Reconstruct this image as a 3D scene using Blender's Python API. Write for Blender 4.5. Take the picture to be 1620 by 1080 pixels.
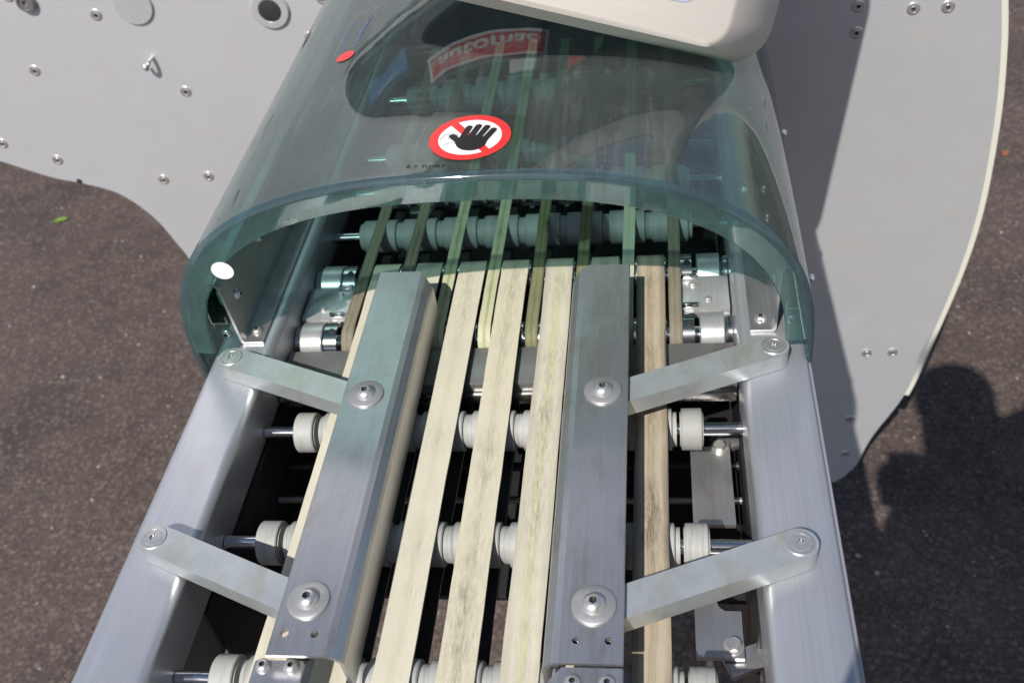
import bpy, bmesh, math, random
from mathutils import Vector, Matrix
from math import sin, cos, pi, radians
random.seed(7)
for o in list(bpy.data.objects): bpy.data.objects.remove(o)
S = bpy.context.scene
COL = S.collection

# ------------------------------------------------------------------ camera
cam_d = bpy.data.cameras.new('camera'); cam = bpy.data.objects.new('camera', cam_d); COL.objects.link(cam)
cF = Vector((-0.15333372, 0.72127993, -0.67545839)); cX = Vector((0.98791712, 0.09629201, -0.12143977)); cU = Vector((0.02255082, 0.68591772, 0.7273296))
cam.matrix_world = Matrix(((cX.x, cU.x, -cF.x, 0.14243), (cX.y, cU.y, -cF.y, -0.39531), (cX.z, cU.z, -cF.z, 0.57153), (0, 0, 0, 1)))
cam_d.sensor_fit = 'HORIZONTAL'; cam_d.sensor_width = 36; cam_d.lens = 35.03
cam_d.clip_start = 0.02; cam_d.clip_end = 500
cam_d.dof.use_dof = True; cam_d.dof.focus_distance = 0.76; cam_d.dof.aperture_fstop = 10
S.camera = cam

# ------------------------------------------------------------------ sky, sun, exposure
SUNV = Vector((0.265, 0.81, -1.0)).normalized()          # direction the light travels
elev = math.asin(-SUNV.z)
W = bpy.data.worlds.new('World'); S.world = W; W.use_nodes = True
wn = W.node_tree; sky = wn.nodes.new('ShaderNodeTexSky'); sky.sky_type = 'NISHITA'; sky.sun_disc = False
sky.sun_elevation = elev; sky.sun_rotation = math.atan2(-SUNV.x, -SUNV.y)
sky.air_density = 1.0; sky.dust_density = 0.9; sky.ozone_density = 1.0
bg = wn.nodes['Background']; bg.inputs['Strength'].default_value = 0.10
wn.links.new(sky.outputs[0], bg.inputs[0])
sd = bpy.data.lights.new('sun', 'SUN'); sd.energy = 4.7; sd.angle = radians(0.53); sd.color = (1.0, 0.965, 0.91)
so = bpy.data.objects.new('sun', sd); COL.objects.link(so); so.rotation_euler = SUNV.to_track_quat('-Z', 'Y').to_euler(); so.location = (-1, -3, 4)
S.view_settings.view_transform = 'Standard'; S.view_settings.look = 'None'; S.view_settings.exposure = 0.0; S.view_settings.gamma = 1.0
S.view_settings.use_curve_mapping = False
S.render.engine = 'CYCLES'
S.cycles.transparent_max_bounces = 24; S.cycles.max_bounces = 10

GZ = -1.05        # ground level
WY = 0.86         # front face of the housing's side panel

# ------------------------------------------------------------------ materials
class NT:
    def __init__(s, name):
        s.m = bpy.data.materials.new(name); s.m.use_nodes = True; s.t = s.m.node_tree
        s.b = s.t.nodes['Principled BSDF']; s.out = s.t.nodes['Material Output']; s.co = None
    def n(s, typ, **k):
        nd = s.t.nodes.new(typ)
        for a, v in k.items(): setattr(nd, a, v)
        return nd
    def l(s, a, b): s.t.links.new(a, b)
    def coord(s, scale=(1, 1, 1), rand=False, out='Object'):
        c = s.n('ShaderNodeTexCoord'); mp = s.n('ShaderNodeMapping'); mp.inputs['Scale'].default_value = scale
        s.l(c.outputs[out], mp.inputs['Vector'])
        if rand:
            oi = s.n('ShaderNodeObjectInfo'); mu = s.n('ShaderNodeMath', operation='MULTIPLY'); mu.inputs[1].default_value = 37.0
            s.l(oi.outputs['Random'], mu.inputs[0]); s.l(mu.outputs[0], mp.inputs['Location'])
        return mp.outputs['Vector']
    def noise(s, vec, scale, detail=5, rough=.55, dist=0.0):
        t = s.n('ShaderNodeTexNoise'); t.inputs['Scale'].default_value = scale; t.inputs['Detail'].default_value = detail
        t.inputs['Roughness'].default_value = rough; t.inputs['Distortion'].default_value = dist
        s.l(vec, t.inputs['Vector']); return t.outputs['Fac']
    def ramp(s, f, stops, interp='LINEAR'):
        r = s.n('ShaderNodeValToRGB'); e = r.color_ramp; e.interpolation = interp
        while len(e.elements) < len(stops): e.elements.new(.5)
        for el, (p, c) in zip(e.elements, stops):
            el.position = p; el.color = (c, c, c, 1) if not hasattr(c, '__len__') else (*c, 1)
        s.l(f, r.inputs[0]); return r.outputs[0]
    def mix(s, f, a, b, mode='MIX'):
        m = s.n('ShaderNodeMix', data_type='RGBA', blend_type=mode)
        if isinstance(f, (int, float)): m.inputs[0].default_value = f
        else: s.l(f, m.inputs[0])
        for i, v in ((6, a), (7, b)):
            if hasattr(v, 'is_output'): s.l(v, m.inputs[i])
            else: m.inputs[i].default_value = (*v, 1)
        return m.outputs[2]
    def math(s, op, a, b=None):
        m = s.n('ShaderNodeMath', operation=op)
        for i, v in enumerate((a, b)):
            if v is None: continue
            if hasattr(v, 'is_output'): s.l(v, m.inputs[i])
            else: m.inputs[i].default_value = v
        return m.outputs[0]
    def set(s, **k):
        for a, v in k.items():
            i = s.b.inputs[a]
            if hasattr(v, 'is_output'): s.l(v, i)
            else: i.default_value = (*v, 1) if hasattr(v, '__len__') and len(v) == 3 else v
        return s
    def bump(s, h, strength=.2, dist=.001):
        b = s.n('ShaderNodeBump'); b.inputs['Strength'].default_value = strength; b.inputs['Distance'].default_value = dist
        s.l(h, b.inputs['Height']); s.l(b.outputs[0], s.b.inputs['Normal']); return s

def plain(name, col, rough=.5, metal=0.0, var=.12, scale=60, bump=0.0, spec=.5):
    t = NT(name); v = t.coord(rand=True); f = t.noise(v, scale, 6)
    c2 = tuple(min(1, x * (1 + var)) for x in col); c1 = tuple(x * (1 - var) for x in col)
    t.set(**{'Base Color': t.mix(f, c1, c2), 'Metallic': metal, 'Roughness': t.ramp(t.noise(v, scale * .6), [(.3, rough * .85), (.7, min(1, rough * 1.15))]), 'Specular IOR Level': spec})
    if bump: t.bump(t.noise(v, scale * 8, 3), bump, .0005)
    return t.m

def worn_plastic(name, col):
    t = NT(name); v = t.coord(rand=True); f = t.noise(v, 120, 6, .7); oi = t.n('ShaderNodeObjectInfo')
    c = t.mix(f, tuple(x * .82 for x in col), tuple(x * 1.15 for x in col))
    c = t.mix(t.math('MULTIPLY', oi.outputs['Random'], .45), c, tuple(x * .62 for x in col))
    g = t.noise(t.coord((260, 14, 14), rand=True), 1.0, 4, .7)
    c = t.mix(t.ramp(g, [(.52, 0.0), (.72, .6)]), c, (.12, .115, .10))
    t.set(**{'Base Color': c, 'Roughness': .6}); t.bump(f, .25, .0006); return t.m
def metal(name, col, rough, stretch=(1, 1, 1), brush=900, stain=None, stain_amt=.35, mt=1.0, brushamt=.16):
    """brushed metal: fine grain stretched along one axis, cloudy wear, optional brownish stains"""
    t = NT(name); v = t.coord(stretch, rand=True); g = t.noise(v, brush, 2, .7)
    v2 = t.coord((1, 1, 1), rand=True); cl = t.noise(v2, 28, 6, .6)
    c = t.mix(g, tuple(x * (1 - brushamt) for x in col), tuple(min(1, x * (1 + brushamt)) for x in col))
    c = t.mix(t.ramp(cl, [(.35, 0.0), (.75, .35)]), c, tuple(x * .82 for x in col))
    if stain:
        st = t.noise(t.coord((1, .45, 1), rand=True), 42, 8, .65, .4)
        c = t.mix(t.ramp(st, [(.50, 0.0), (.66, stain_amt)]), c, stain)
    rr = t.math('ADD', t.math('MULTIPLY', g, rough * .25), t.math('MULTIPLY', cl, rough * .5))
    t.set(**{'Base Color': c, 'Metallic': mt, 'Roughness': t.math('ADD', rr, rough * .6)})
    t.bump(g, .06, .0003)
    return t.m

M = {}
M['rail'] = metal('anodised aluminium rail', (.585, .59, .625), .40, (600, 6, 600), 1.0, (.42, .36, .28), .12, .68)
M['bar'] = metal('brushed aluminium guide', (.545, .54, .555), .36, (700, 6, 700), 1.0, (.32, .26, .18), .38, .85)
M['arm'] = metal('satin aluminium arm', (.57, .60, .595), .38, (60, 60, 900), 1.0, (.42, .36, .24), .4, .62)
M['steel'] = metal('polished steel', (.62, .62, .63), .16, (8, 600, 600), 1.0, brushamt=.06)
M['shaft'] = metal('ground steel shaft', (.60, .60, .61), .14, (6, 300, 300), 1.0, brushamt=.05)
M['zinc'] = metal('zinc plated steel', (.62, .61, .58), .27, (90, 90, 90), 3.0, (.3, .25, .2), .25)
M['screw'] = metal('stainless screw', (.70, .68, .66), .33, (50, 50, 50), 6.0, mt=.8)
M['washer'] = metal('dull washer', (.44, .43, .43), .45, (50, 50, 50), 6.0, mt=.6)
M['darksteel'] = metal('dark steel plate', (.27, .265, .26), .38, (8, 400, 400), 1.0, (.12, .10, .08), .4, .55)
M['satin'] = metal('satin turned cover', (.55, .55, .56), .4, (60, 60, 60), 3.0, mt=.35)
M['blockmetal'] = metal('milled bearing block', (.60, .60, .60), .32, (300, 8, 300), 1.0, (.3, .27, .22), .3, .6)
M['socket'] = plain('dark socket', (.03, .028, .026), .6)
M['black'] = plain('black painted steel', (.018, .018, .02), .45)
M['cable'] = plain('grey cable sheath', (.12, .12, .12), .4)
M['green'] = plain('green rubber', (.01, .16, .07), .4)
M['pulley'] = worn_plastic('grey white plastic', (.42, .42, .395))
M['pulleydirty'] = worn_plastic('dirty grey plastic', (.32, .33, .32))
M['trim'] = plain('cream edge trim', (.72, .70, .60), .5, 0, .06, 20)
M['dark_inside'] = plain('dark interior', (.02, .022, .022), .6)
M['white_print'] = plain('white print', (.80, .80, .82), .4, 0, .03)
M['red_print'] = plain('red print', (.72, .035, .035), .4, 0, .05)
M['black_print'] = plain('black print', (.015, .013, .013), .45)
M['blue_print'] = plain('blue print', (.02, .20, .50), .4)
M['navy_print'] = plain('navy print', (.10, .15, .30), .4)
M['cloth'] = plain('dark cloth', (.03, .035, .06), .9)

def panel_mat():
    t = NT('brushed aluminium panel'); v = t.coord((5, 5, 500)); g = t.noise(v, 1.0, 3, .7)
    cl = t.noise(t.coord(), 5, 6, .6); sm = t.noise(t.coord((1, 1, 2)), 16, 6, .6, .6)
    c = t.mix(g, (.62, .615, .64), (.69, .685, .705))
    c = t.mix(t.ramp(cl, [(.42, 0.0), (.62, .55)]), c, (.57, .57, .585))
    c = t.mix(t.ramp(sm, [(.55, 0.0), (.75, .55)]), c, (.66, .63, .57))
    wv = t.n('ShaderNodeTexWave', wave_type='RINGS'); wv.inputs['Scale'].default_value = 1.1; wv.inputs['Distortion'].default_value = 9; wv.inputs['Detail'].default_value = 2; t.l(t.coord(), wv.inputs['Vector'])
    scf = t.math('MULTIPLY', t.ramp(wv.outputs['Fac'], [(.955, 0.0), (.985, .6)]), t.ramp(t.noise(t.coord(), 6, 4), [(.52, 0.0), (.66, 1.0)]))
    c = t.mix(scf, c, (.76, .76, .78))
    sp = t.n('ShaderNodeTexVoronoi'); sp.inputs['Scale'].default_value = 38; t.l(t.coord(), sp.inputs['Vector'])
    c = t.mix(t.ramp(sp.outputs['Distance'], [(.0, .7), (.035, 0.0)]), c, (.25, .24, .23))
    t.set(**{'Base Color': c, 'Metallic': .45, 'Roughness': t.ramp(cl, [(.3, .42), (.7, .52)])}); t.bump(g, .05, .0003)
    return t.m
M['panel'] = panel_mat()

def belt_mat(name, base, streak, dirt, streak_amt, dirt_amt, half, edge=.0, offc=0.0):
    t = NT(name)
    co = t.n('ShaderNodeTexCoord'); sp = t.n('ShaderNodeSeparateXYZ'); t.l(co.outputs['Object'], sp.inputs[0])
    wob = t.noise(t.coord((0, 14, 0), rand=True), 1.0, 2)
    xx = t.math('ADD', sp.outputs['X'], t.math('MULTIPLY', t.math('SUBTRACT', wob, .5), half * .55))
    ax = t.math('DIVIDE', t.math('ABSOLUTE', t.math('SUBTRACT', xx, offc * half)), half)
    lng = t.noise(t.coord((420, 9, 420), rand=True), 1.0, 6, .65)            # long streaks
    fine = t.noise(t.coord((1, 1, 1), rand=True), 620, 3, .7)                # weave
    speck = t.noise(t.coord((3.4, .5, 3.4), rand=True), 140, 9, .82)           # grainy grime
    patch = t.noise(t.coord((0, 7, 0), rand=True), 1.0, 3, .6)                # where along the belt it has collected
    broad = t.noise(t.coord((120, 30, 120), rand=True), 1.0, 4, .6)
    c = t.mix(fine, tuple(x * .9 for x in base), tuple(min(1, x * 1.06) for x in base))
    c = t.mix(t.math('MULTIPLY', t.ramp(broad, [(.4, 0.0), (.7, .30)]), min(1.0, dirt_amt)), c, tuple(x * .72 for x in base))
    lines = t.math('MULTIPLY', t.ramp(ax, [(.0, .9), (.07, .15), (.14, .9), (.22, .1), (.30, 0.0)]), t.ramp(lng, [(.30, .2), (.55, 1.0)]))
    c = t.mix(t.math('MULTIPLY', lines, streak_amt), c, streak)
    where = t.math('MULTIPLY', t.ramp(ax, [(.0, 1.0), (.45, .55), (1.0, .25)]), t.ramp(patch, [(.42, .12), (.62, 1.0)]))
    d = t.math('MULTIPLY', t.math('MULTIPLY', t.ramp(speck, [(.40, 0.0), (.60, 1.0)]), where), dirt_amt)
    c = t.mix(d, c, dirt)
    if edge:
        c = t.mix(t.math('MULTIPLY', t.ramp(ax, [(.55, 0.0), (1.0, 1.0)]), t.math('MULTIPLY', t.ramp(lng, [(.3, .2), (.6, 1.0)]), edge)), c, tuple(x * .4 for x in dirt))
    t.set(**{'Base Color': c, 'Roughness': .72, 'Specular IOR Level': .3}); t.bump(fine, .25, .0004)
    return t.m
CREAM = (.70, .63, .40)
M['belt_clean'] = belt_mat('clean cream belt', (.64, .60, .475), (.50, .51, .28), (.28, .25, .19), .5, .6, .013)
M['belt_smudged'] = belt_mat('smudged cream belt', (.63, .58, .44), (.42, .44, .24), (.14, .13, .10), .55, .75, .013)
M['belt_grey'] = belt_mat('greyish cream belt', (.60, .56, .44), (.43, .54, .18), (.20, .19, .155), .65, .95, .013, .35)
M['belt_brown'] = belt_mat('worn brownish belt', (.50, .42, .31), (.26, .21, .15), (.10, .08, .06), .7, 1.0, .013, .9)
M['narrow_brown'] = belt_mat('dirty brown narrow belt', (.27, .24, .175), (.15, .14, .10), (.07, .06, .045), .6, 1.0, .0055, .5)
M['narrow_green'] = belt_mat('yellow green narrow belt', (.56, .55, .37), (.20, .25, .06), (.16, .17, .08), 1.0, .8, .0055)
M['narrow_olive'] = belt_mat('dark olive narrow belt', (.24, .24, .13), (.11, .13, .03), (.05, .055, .03), .9, 1.0, .0055, .6)
M['narrow_pale'] = belt_mat('pale green narrow belt', (.56, .57, .42), (.36, .42, .20), (.24, .25, .17), .7, .7, .0055)
M['belt_back'] = plain('black belt backing', (.016, .016, .017), .75)
M['belt_edge'] = plain('belt edge', (.40, .36, .25), .8)

def acrylic(name, tint, refl_rough=.015, scuffs_and_sheen=True, ior=1.72, milk=0.0, milkc=(.55, .58, .58)):
    t = NT(name); t.t.nodes.remove(t.b)
    tr = t.n('ShaderNodeBsdfTransparent'); gl = t.n('ShaderNodeBsdfGlossy'); mx = t.n('ShaderNodeMixShader')
    ge = t.n('ShaderNodeNewGeometry'); dt = t.n('ShaderNodeVectorMath', operation='DOT_PRODUCT'); t.l(ge.outputs['Normal'], dt.inputs[0]); t.l(ge.outputs['Incoming'], dt.inputs[1])
    f0 = ((ior - 1) / (ior + 1)) ** 2      # Schlick reflectance of a thin sheet, the same from both sides
    fres = t.math('ADD', f0, t.math('MULTIPLY', t.math('POWER', t.math('SUBTRACT', 1.0, t.math('ABSOLUTE', dt.outputs['Value'])), 5.0), 1 - f0))
    v = t.coord(); cl = t.noise(v, 22, 6, .6)
    tr_c = t.mix(t.ramp(cl, [(.35, 0.0), (.75, .5)]), tint, tuple(x * .93 for x in tint)); t.l(tr_c, tr.inputs['Color'])
    gl.inputs['Roughness'].default_value = refl_rough
    bp = t.n('ShaderNodeBump'); bp.inputs['Strength'].default_value = .05; bp.inputs['Distance'].default_value = .004
    t.l(t.noise(v, 14, 2), bp.inputs['Height']); t.l(bp.outputs[0], gl.inputs['Normal'])
    t.l(fres, mx.inputs[0]); t.l(tr.outputs[0], mx.inputs[1]); t.l(gl.outputs[0], mx.inputs[2])
    sh = mx.outputs[0]
    if scuffs_and_sheen:      # dust specks and scuff streaks; pale diffuse haze paints in the milky reflection
        df = t.n('ShaderNodeBsdfDiffuse'); df.inputs['Color'].default_value = (*milkc, 1)
        vo = t.n('ShaderNodeTexVoronoi'); vo.inputs['Scale'].default_value = 260; t.l(v, vo.inputs['Vector'])
        on = t.ramp(t.noise(v, 45, 3), [(.56, 0.0), (.66, 1.0)])
        spk = t.math('MULTIPLY', t.ramp(vo.outputs['Distance'], [(.05, .8), (.12, 0.0)]), on)
        stk = t.noise(t.coord((90, 7, 90)), 1.0, 6, .7, .3); fine = t.noise(t.coord((14, 260, 14)), 1.0, 4, .7)
        hz = t.math('ADD', t.ramp(cl, [(.3, .015), (.8, .05)]), t.math('ADD', t.ramp(stk, [(.52, 0.0), (.75, .07)]), t.ramp(fine, [(.58, 0.0), (.75, .05)])))
        m2 = t.n('ShaderNodeMixShader'); t.l(t.math('ADD', t.math('MAXIMUM', spk, hz), milk), m2.inputs[0]); t.l(sh, m2.inputs[1]); t.l(df.outputs[0], m2.inputs[2]); sh = m2.outputs[0]
    t.l(sh, t.out.inputs['Surface']); return t.m
M['acrylic'] = acrylic('green tinted acrylic', (.49, .645, .625), milk=.02)
M['acrylic_edge'] = acrylic('acrylic front flange', (.42, .585, .565), .03, milk=.13, milkc=(.20, .34, .33))
M['acrylic_rim'] = acrylic('acrylic rim', (.24, .38, .41), .04, True, 1.85, .12, (.22, .33, .36))  # blue-grey diffuse share paints in the sky highlight along the rim
M['film'] = acrylic('clear sticker film', (.80, .82, .78), .25, False)
M['window'] = plain('dark window', (.012, .016, .017), .12)

def terminal_mat():
    t = NT('cream textured plastic'); v = t.coord(); f = t.noise(v, 700, 2, .5); st = t.noise(v, 22, 6, .6, .5)
    c = t.mix(t.ramp(st, [(.62, 0.0), (.78, .5)]), (.76, .695, .625), (.64, .52, .34))
    t.set(**{'Base Color': c, 'Roughness': .6}); t.bump(f, .22, .0006); return t.m
M['terminal'] = terminal_mat()
M['screen'] = plain('pale blue screen', (.52, .54, .70), .45, 0, .03)

def asphalt():
    t = NT('brown asphalt'); v = t.coord()
    big = t.noise(v, 1.3, 5); mid = t.noise(v, 14, 6, .65); grit = t.noise(v, 120, 5, .8)
    c = t.mix(t.ramp(mid, [(.3, 0.0), (.7, 1.0)]), (.080, .057, .048), (.165, .120, .103))
    c = t.mix(t.ramp(big, [(.40, 0.0), (.62, .65)]), c, (.150, .112, .100))
    c = t.mix(t.ramp(t.noise(v, 3.1, 6, .6), [(.52, 0.0), (.64, .6)]), c, (.062, .049, .046))
    c = t.mix(t.ramp(grit, [(.40, .85), (.56, 0.0)]), c, (.05, .038, .034))
    vo = t.n('ShaderNodeTexVoronoi'); vo.inputs['Scale'].default_value = 150; t.l(v, vo.inputs['Vector'])
    on = t.ramp(t.noise(v, 9, 4), [(.42, .05), (.68, 1.0)])
    ch = t.math('MULTIPLY', t.ramp(vo.outputs['Distance'], [(.20, 1.0), (.36, 0.0)]), on)
    sel = t.math('MULTIPLY', ch, t.ramp(vo.outputs['Color'], [(.45, 0.0), (.6, .8)]))
    c = t.mix(sel, c, (.40, .355, .325))
    vo2 = t.n('ShaderNodeTexVoronoi'); vo2.inputs['Scale'].default_value = 34; t.l(v, vo2.inputs['Vector'])
    s2 = t.math('MULTIPLY', t.ramp(vo2.outputs['Distance'], [(.08, 1.0), (.15, 0.0)]), t.ramp(vo2.outputs['Color'], [(.62, 0.0), (.7, .8)]))
    c = t.mix(s2, c, (.30, .26, .235))
    vo3 = t.n('ShaderNodeTexVoronoi'); vo3.inputs['Scale'].default_value = 75; t.l(v, vo3.inputs['Vector'])
    agg = t.ramp(vo3.outputs['Color'], [(.25, .35), (.5, 0.0), (.75, .45)])
    c = t.mix(t.math('MULTIPLY', agg, t.ramp(vo3.outputs['Distance'], [(.25, 1.0), (.5, 0.0)])), c, (.27, .22, .19))
    c = t.mix(t.ramp(t.noise(t.coord((.5, 2.2, 1)), 1.0, 6, .6), [(.54, 0.0), (.62, .4)]), c, (.075, .057, .050))
    t.set(**{'Base Color': c, 'Roughness': .92, 'Specular IOR Level': .25})
    h = t.math('ADD', t.math('MULTIPLY', grit, .6), t.math('MULTIPLY', ch, .5)); t.bump(h, 1.0, .006)
    return t.m
M['asphalt'] = asphalt()
M['stone'] = plain('pale stone chip', (.36, .33, .31), .8, 0, .3, 200)

# ------------------------------------------------------------------ mesh helpers
def mesh_obj(name, bm, mats, parent=None, loc=(0, 0, 0), smooth=None):
    me = bpy.data.meshes.new(name); bmesh.ops.recalc_face_normals(bm, faces=bm.faces); bm.to_mesh(me); bm.free()
    return link(name, me, mats, parent, loc, smooth)
def link(name, me, mats, parent=None, loc=(0, 0, 0), smooth=None):
    if mats is not None and not me.materials:
        for m in (mats if isinstance(mats, (list, tuple)) else [mats]): me.materials.append(M[m] if isinstance(m, str) else m)
    if smooth is not None and not me.get('sm'):
        for p in me.polygons: p.use_smooth = True
        try: me.set_sharp_from_angle(angle=radians(smooth))
        except Exception: pass
        me['sm'] = 1
    o = bpy.data.objects.new(name, me); COL.objects.link(o); o.parent = parent; o.location = loc
    return o
def empty(name, label, cat, loc=(0, 0, 0), group=None):
    o = bpy.data.objects.new(name, None); COL.objects.link(o); o.empty_display_size = .05; o.location = loc
    o['label'] = label; o['category'] = cat
    if group: o['group'] = group
    return o
def tag(o, label, cat, group=None):
    o['label'] = label; o['category'] = cat
    if group: o['group'] = group
    return o
def box(bm, c, s, rot=None):
    m = Matrix.Translation(c) @ (rot if rot else Matrix()) @ Matrix.Diagonal((s[0], s[1], s[2], 1))
    return bmesh.ops.create_cube(bm, size=1.0, matrix=m)['verts']
def bevel(bm, w, seg=2, ang=30):
    es = [e for e in bm.edges if len(e.link_faces) == 2 and e.calc_face_angle(0) > radians(ang)]
    bmesh.ops.bevel(bm, geom=es, offset=w, segments=seg, affect='EDGES', profile=.5)
def bbox_obj(name, c, s, mat, parent, bv=.001, seg=2, rot=None):
    bm = bmesh.new(); box(bm, c, s, rot)
    if bv: bevel(bm, bv, seg)
    return mesh_obj(name, bm, mat, parent, smooth=35)
def prism(bm, pts, d0, d1, plane='xy'):
    """solid from a 2D outline; plane xy -> z extrusion, xz -> y extrusion"""
    f = {'xy': lambda p, d: (p[0], p[1], d), 'xz': lambda p, d: (p[0], d, p[1]), 'yz': lambda p, d: (d, p[0], p[1])}[plane]
    a = [bm.verts.new(f(p, d0)) for p in pts]; b = [bm.verts.new(f(p, d1)) for p in pts]
    n = len(pts); bm.faces.new(a); bm.faces.new(b[::-1])
    for i in range(n): bm.faces.new((a[i], b[i], b[(i + 1) % n], a[(i + 1) % n]))
def lathe_bm(bm, prof, seg=32, axis='z', hexr=0, at=(0, 0, 0)):
    """prof: list of (r, h[, hex]) ; closed with centre points at both ends when r is 0"""
    rings = []
    def P(r, h, th, hx):
        if hx:
            k = (th % (pi / 3)) - pi / 6; r = r * cos(pi / 6) / cos(k)
        x, y = r * cos(th), r * sin(th)
        if axis == 'z': q = (x, y, h)
        elif axis == 'x': q = (h, x, y)
        else: q = (x, h, y)
        return (q[0] + at[0], q[1] + at[1], q[2] + at[2])
    for p in prof:
        hx = len(p) > 2
        if p[0] == 0: rings.append([bm.verts.new(P(0, p[1], 0, 0))])
        else: rings.append([bm.verts.new(P(p[0], p[1], 2 * pi * i / seg, hx)) for i in range(seg)])
    for A, B in zip(rings, rings[1:]):
        for i in range(seg):
            j = (i + 1) % seg
            if len(A) == 1 and len(B) == 1: continue
            if len(A) == 1: bm.faces.new((A[0], B[i], B[j]))
            elif len(B) == 1: bm.faces.new((A[i], B[0], A[j]))
            else: bm.faces.new((A[i], B[i], B[j], A[j]))
def lathe(name, prof, mats, parent, loc=(0, 0, 0), seg=32, axis='z', smooth=40):
    bm = bmesh.new(); lathe_bm(bm, prof, seg, axis); return mesh_obj(name, bm, mats, parent, loc, smooth)
def tube(name, pts, r, mat, parent, seg=12):
    bm = bmesh.new(); rings = []
    pts = [Vector(p) for p in pts]
    for i, p in enumerate(pts):
        d = (pts[min(i + 1, len(pts) - 1)] - pts[max(i - 1, 0)]).normalized()
        u = d.orthogonal().normalized() if i == 0 else (u - d * u.dot(d)).normalized()
        w = d.cross(u); rings.append([bm.verts.new(p + r * (cos(2 * pi * k / seg) * u + sin(2 * pi * k / seg) * w)) for k in range(seg)])
    for A, B in zip(rings, rings[1:]):
        for k in range(seg): bm.faces.new((A[k], A[(k + 1) % seg], B[(k + 1) % seg], B[k]))
    bm.faces.new(rings[0]); bm.faces.new(rings[-1])
    return mesh_obj(name, bm, mat, parent, smooth=50)
def boolean(o, cutters):
    """cut holes and bake the result into the mesh; the cutters are removed"""
    for c in cutters:
        m = o.modifiers.new('cut', 'BOOLEAN'); m.operation = 'DIFFERENCE'; m.object = c; m.solver = 'EXACT'
    bpy.context.view_layer.update(); dg = bpy.context.evaluated_depsgraph_get()
    me = bpy.data.meshes.new_from_object(o.evaluated_get(dg)); old = o.data; o.modifiers.clear(); o.data = me
    for c in cutters: bpy.data.objects.remove(c)
    for p in me.polygons: p.use_smooth = True
    try: me.set_sharp_from_angle(angle=radians(12))
    except Exception: pass
def catmull(pts, n=8, closed=False):
    out = []; N = len(pts)
    rng = range(N) if closed else range(N - 1)
    for i in rng:
        g = (lambda k: pts[k % N]) if closed else (lambda k: pts[max(0, min(N - 1, k))])
        p0, p1, p2, p3 = g(i - 1), g(i), g(i + 1), g(i + 2)
        for k in range(n):
            t = k / n
            out.append(tuple(.5 * (2 * b + (c - a) * t + (2 * a - 5 * b + 4 * c - d) * t * t + (3 * b - a - 3 * c + d) * t ** 3) for a, b, c, d in zip(p0, p1, p2, p3)))
    if not closed: out.append(tuple(pts[-1]))
    return out
def rrect(x0, x1, y0, y1, r, n=6):
    out = []
    for cx, cy, a0 in ((x1 - r, y0 + r, -pi / 2), (x1 - r, y1 - r, 0), (x0 + r, y1 - r, pi / 2), (x0 + r, y0 + r, pi)):
        for k in range(n + 1): a = a0 + pi / 2 * k / n; out.append((cx + r * cos(a), cy + r * sin(a)))
    return out

# ------------------------------------------------------------------ ground
bm = bmesh.new(); bmesh.ops.create_grid(bm, x_segments=2, y_segments=2, size=60)
g = mesh_obj('ground', bm, 'asphalt', loc=(0, 0, GZ)); g['kind'] = 'structure'
g['label'] = 'brown weathered asphalt with pale grit'

# ------------------------------------------------------------------ machine housing
HS = empty('machine_housing', 'brushed aluminium side panel of the machine with curved outline and cream edge', 'machine housing', (0.0, 1.1, GZ))
def hs(o): o.parent = HS; o.matrix_parent_inverse = Matrix.Translation((0, -1.1, -GZ)); return o
left = catmull([(-1.35, -.02), (-1.1, -.10), (-.96, -.16), (-.8938, -.188), (-.8226, -.2219), (-.7745, -.2367), (-.7278, -.2551), (-.6997, -.2801), (-.6756, -.3167), (-.6597, -.363), (-.6496, -.3971), (-.63, -.50), (-.58, -.62), (-.50, -.74), (-.38, -.84), (-.2, -.93), (.0, -.975), (.2, -.99), (.43, -.993), (.462, -.985), (.4806, -.9605)], 6)
right = catmull([(.4901, -.9419), (.5091, -.8614), (.5493, -.7538), (.5715, -.6256), (.5925, -.4781), (.5995, -.3585), (.5936, -.2198), (.5829, -.124), (.5671, -.0363), (.53, .12), (.47, .30), (.40, .50), (.33, .70), (.30, .92)], 6)
outline = left + right + [(.27, .96), (-1.30, .96), (-1.35, .92)]
bm = bmesh.new(); prism(bm, outline, WY, WY + .006, 'xz'); panel = mesh_obj('side_panel', bm, 'panel'); hs(panel)
cut = bmesh.new(); prism(cut, [(-.24, -.10), (.24, -.10), (.24, .06), (.17, .15), (0, .172), (-.17, .15), (-.24, .06)], WY - .05, WY + .26, 'xz'); cutter = mesh_obj('cutter', cut, None)
bm = bmesh.new(); box(bm, (0, WY + .006 + .25, (GZ + .9) / 2), (.66, .5, .9 - GZ)); cab = mesh_obj('cabinet_body', bm, 'dark_inside'); hs(cab)
cut2 = cutter.copy(); cut2.data = cutter.data.copy(); COL.objects.link(cut2)
boolean(panel, [cutter]); boolean(cab, [cut2])
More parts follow.
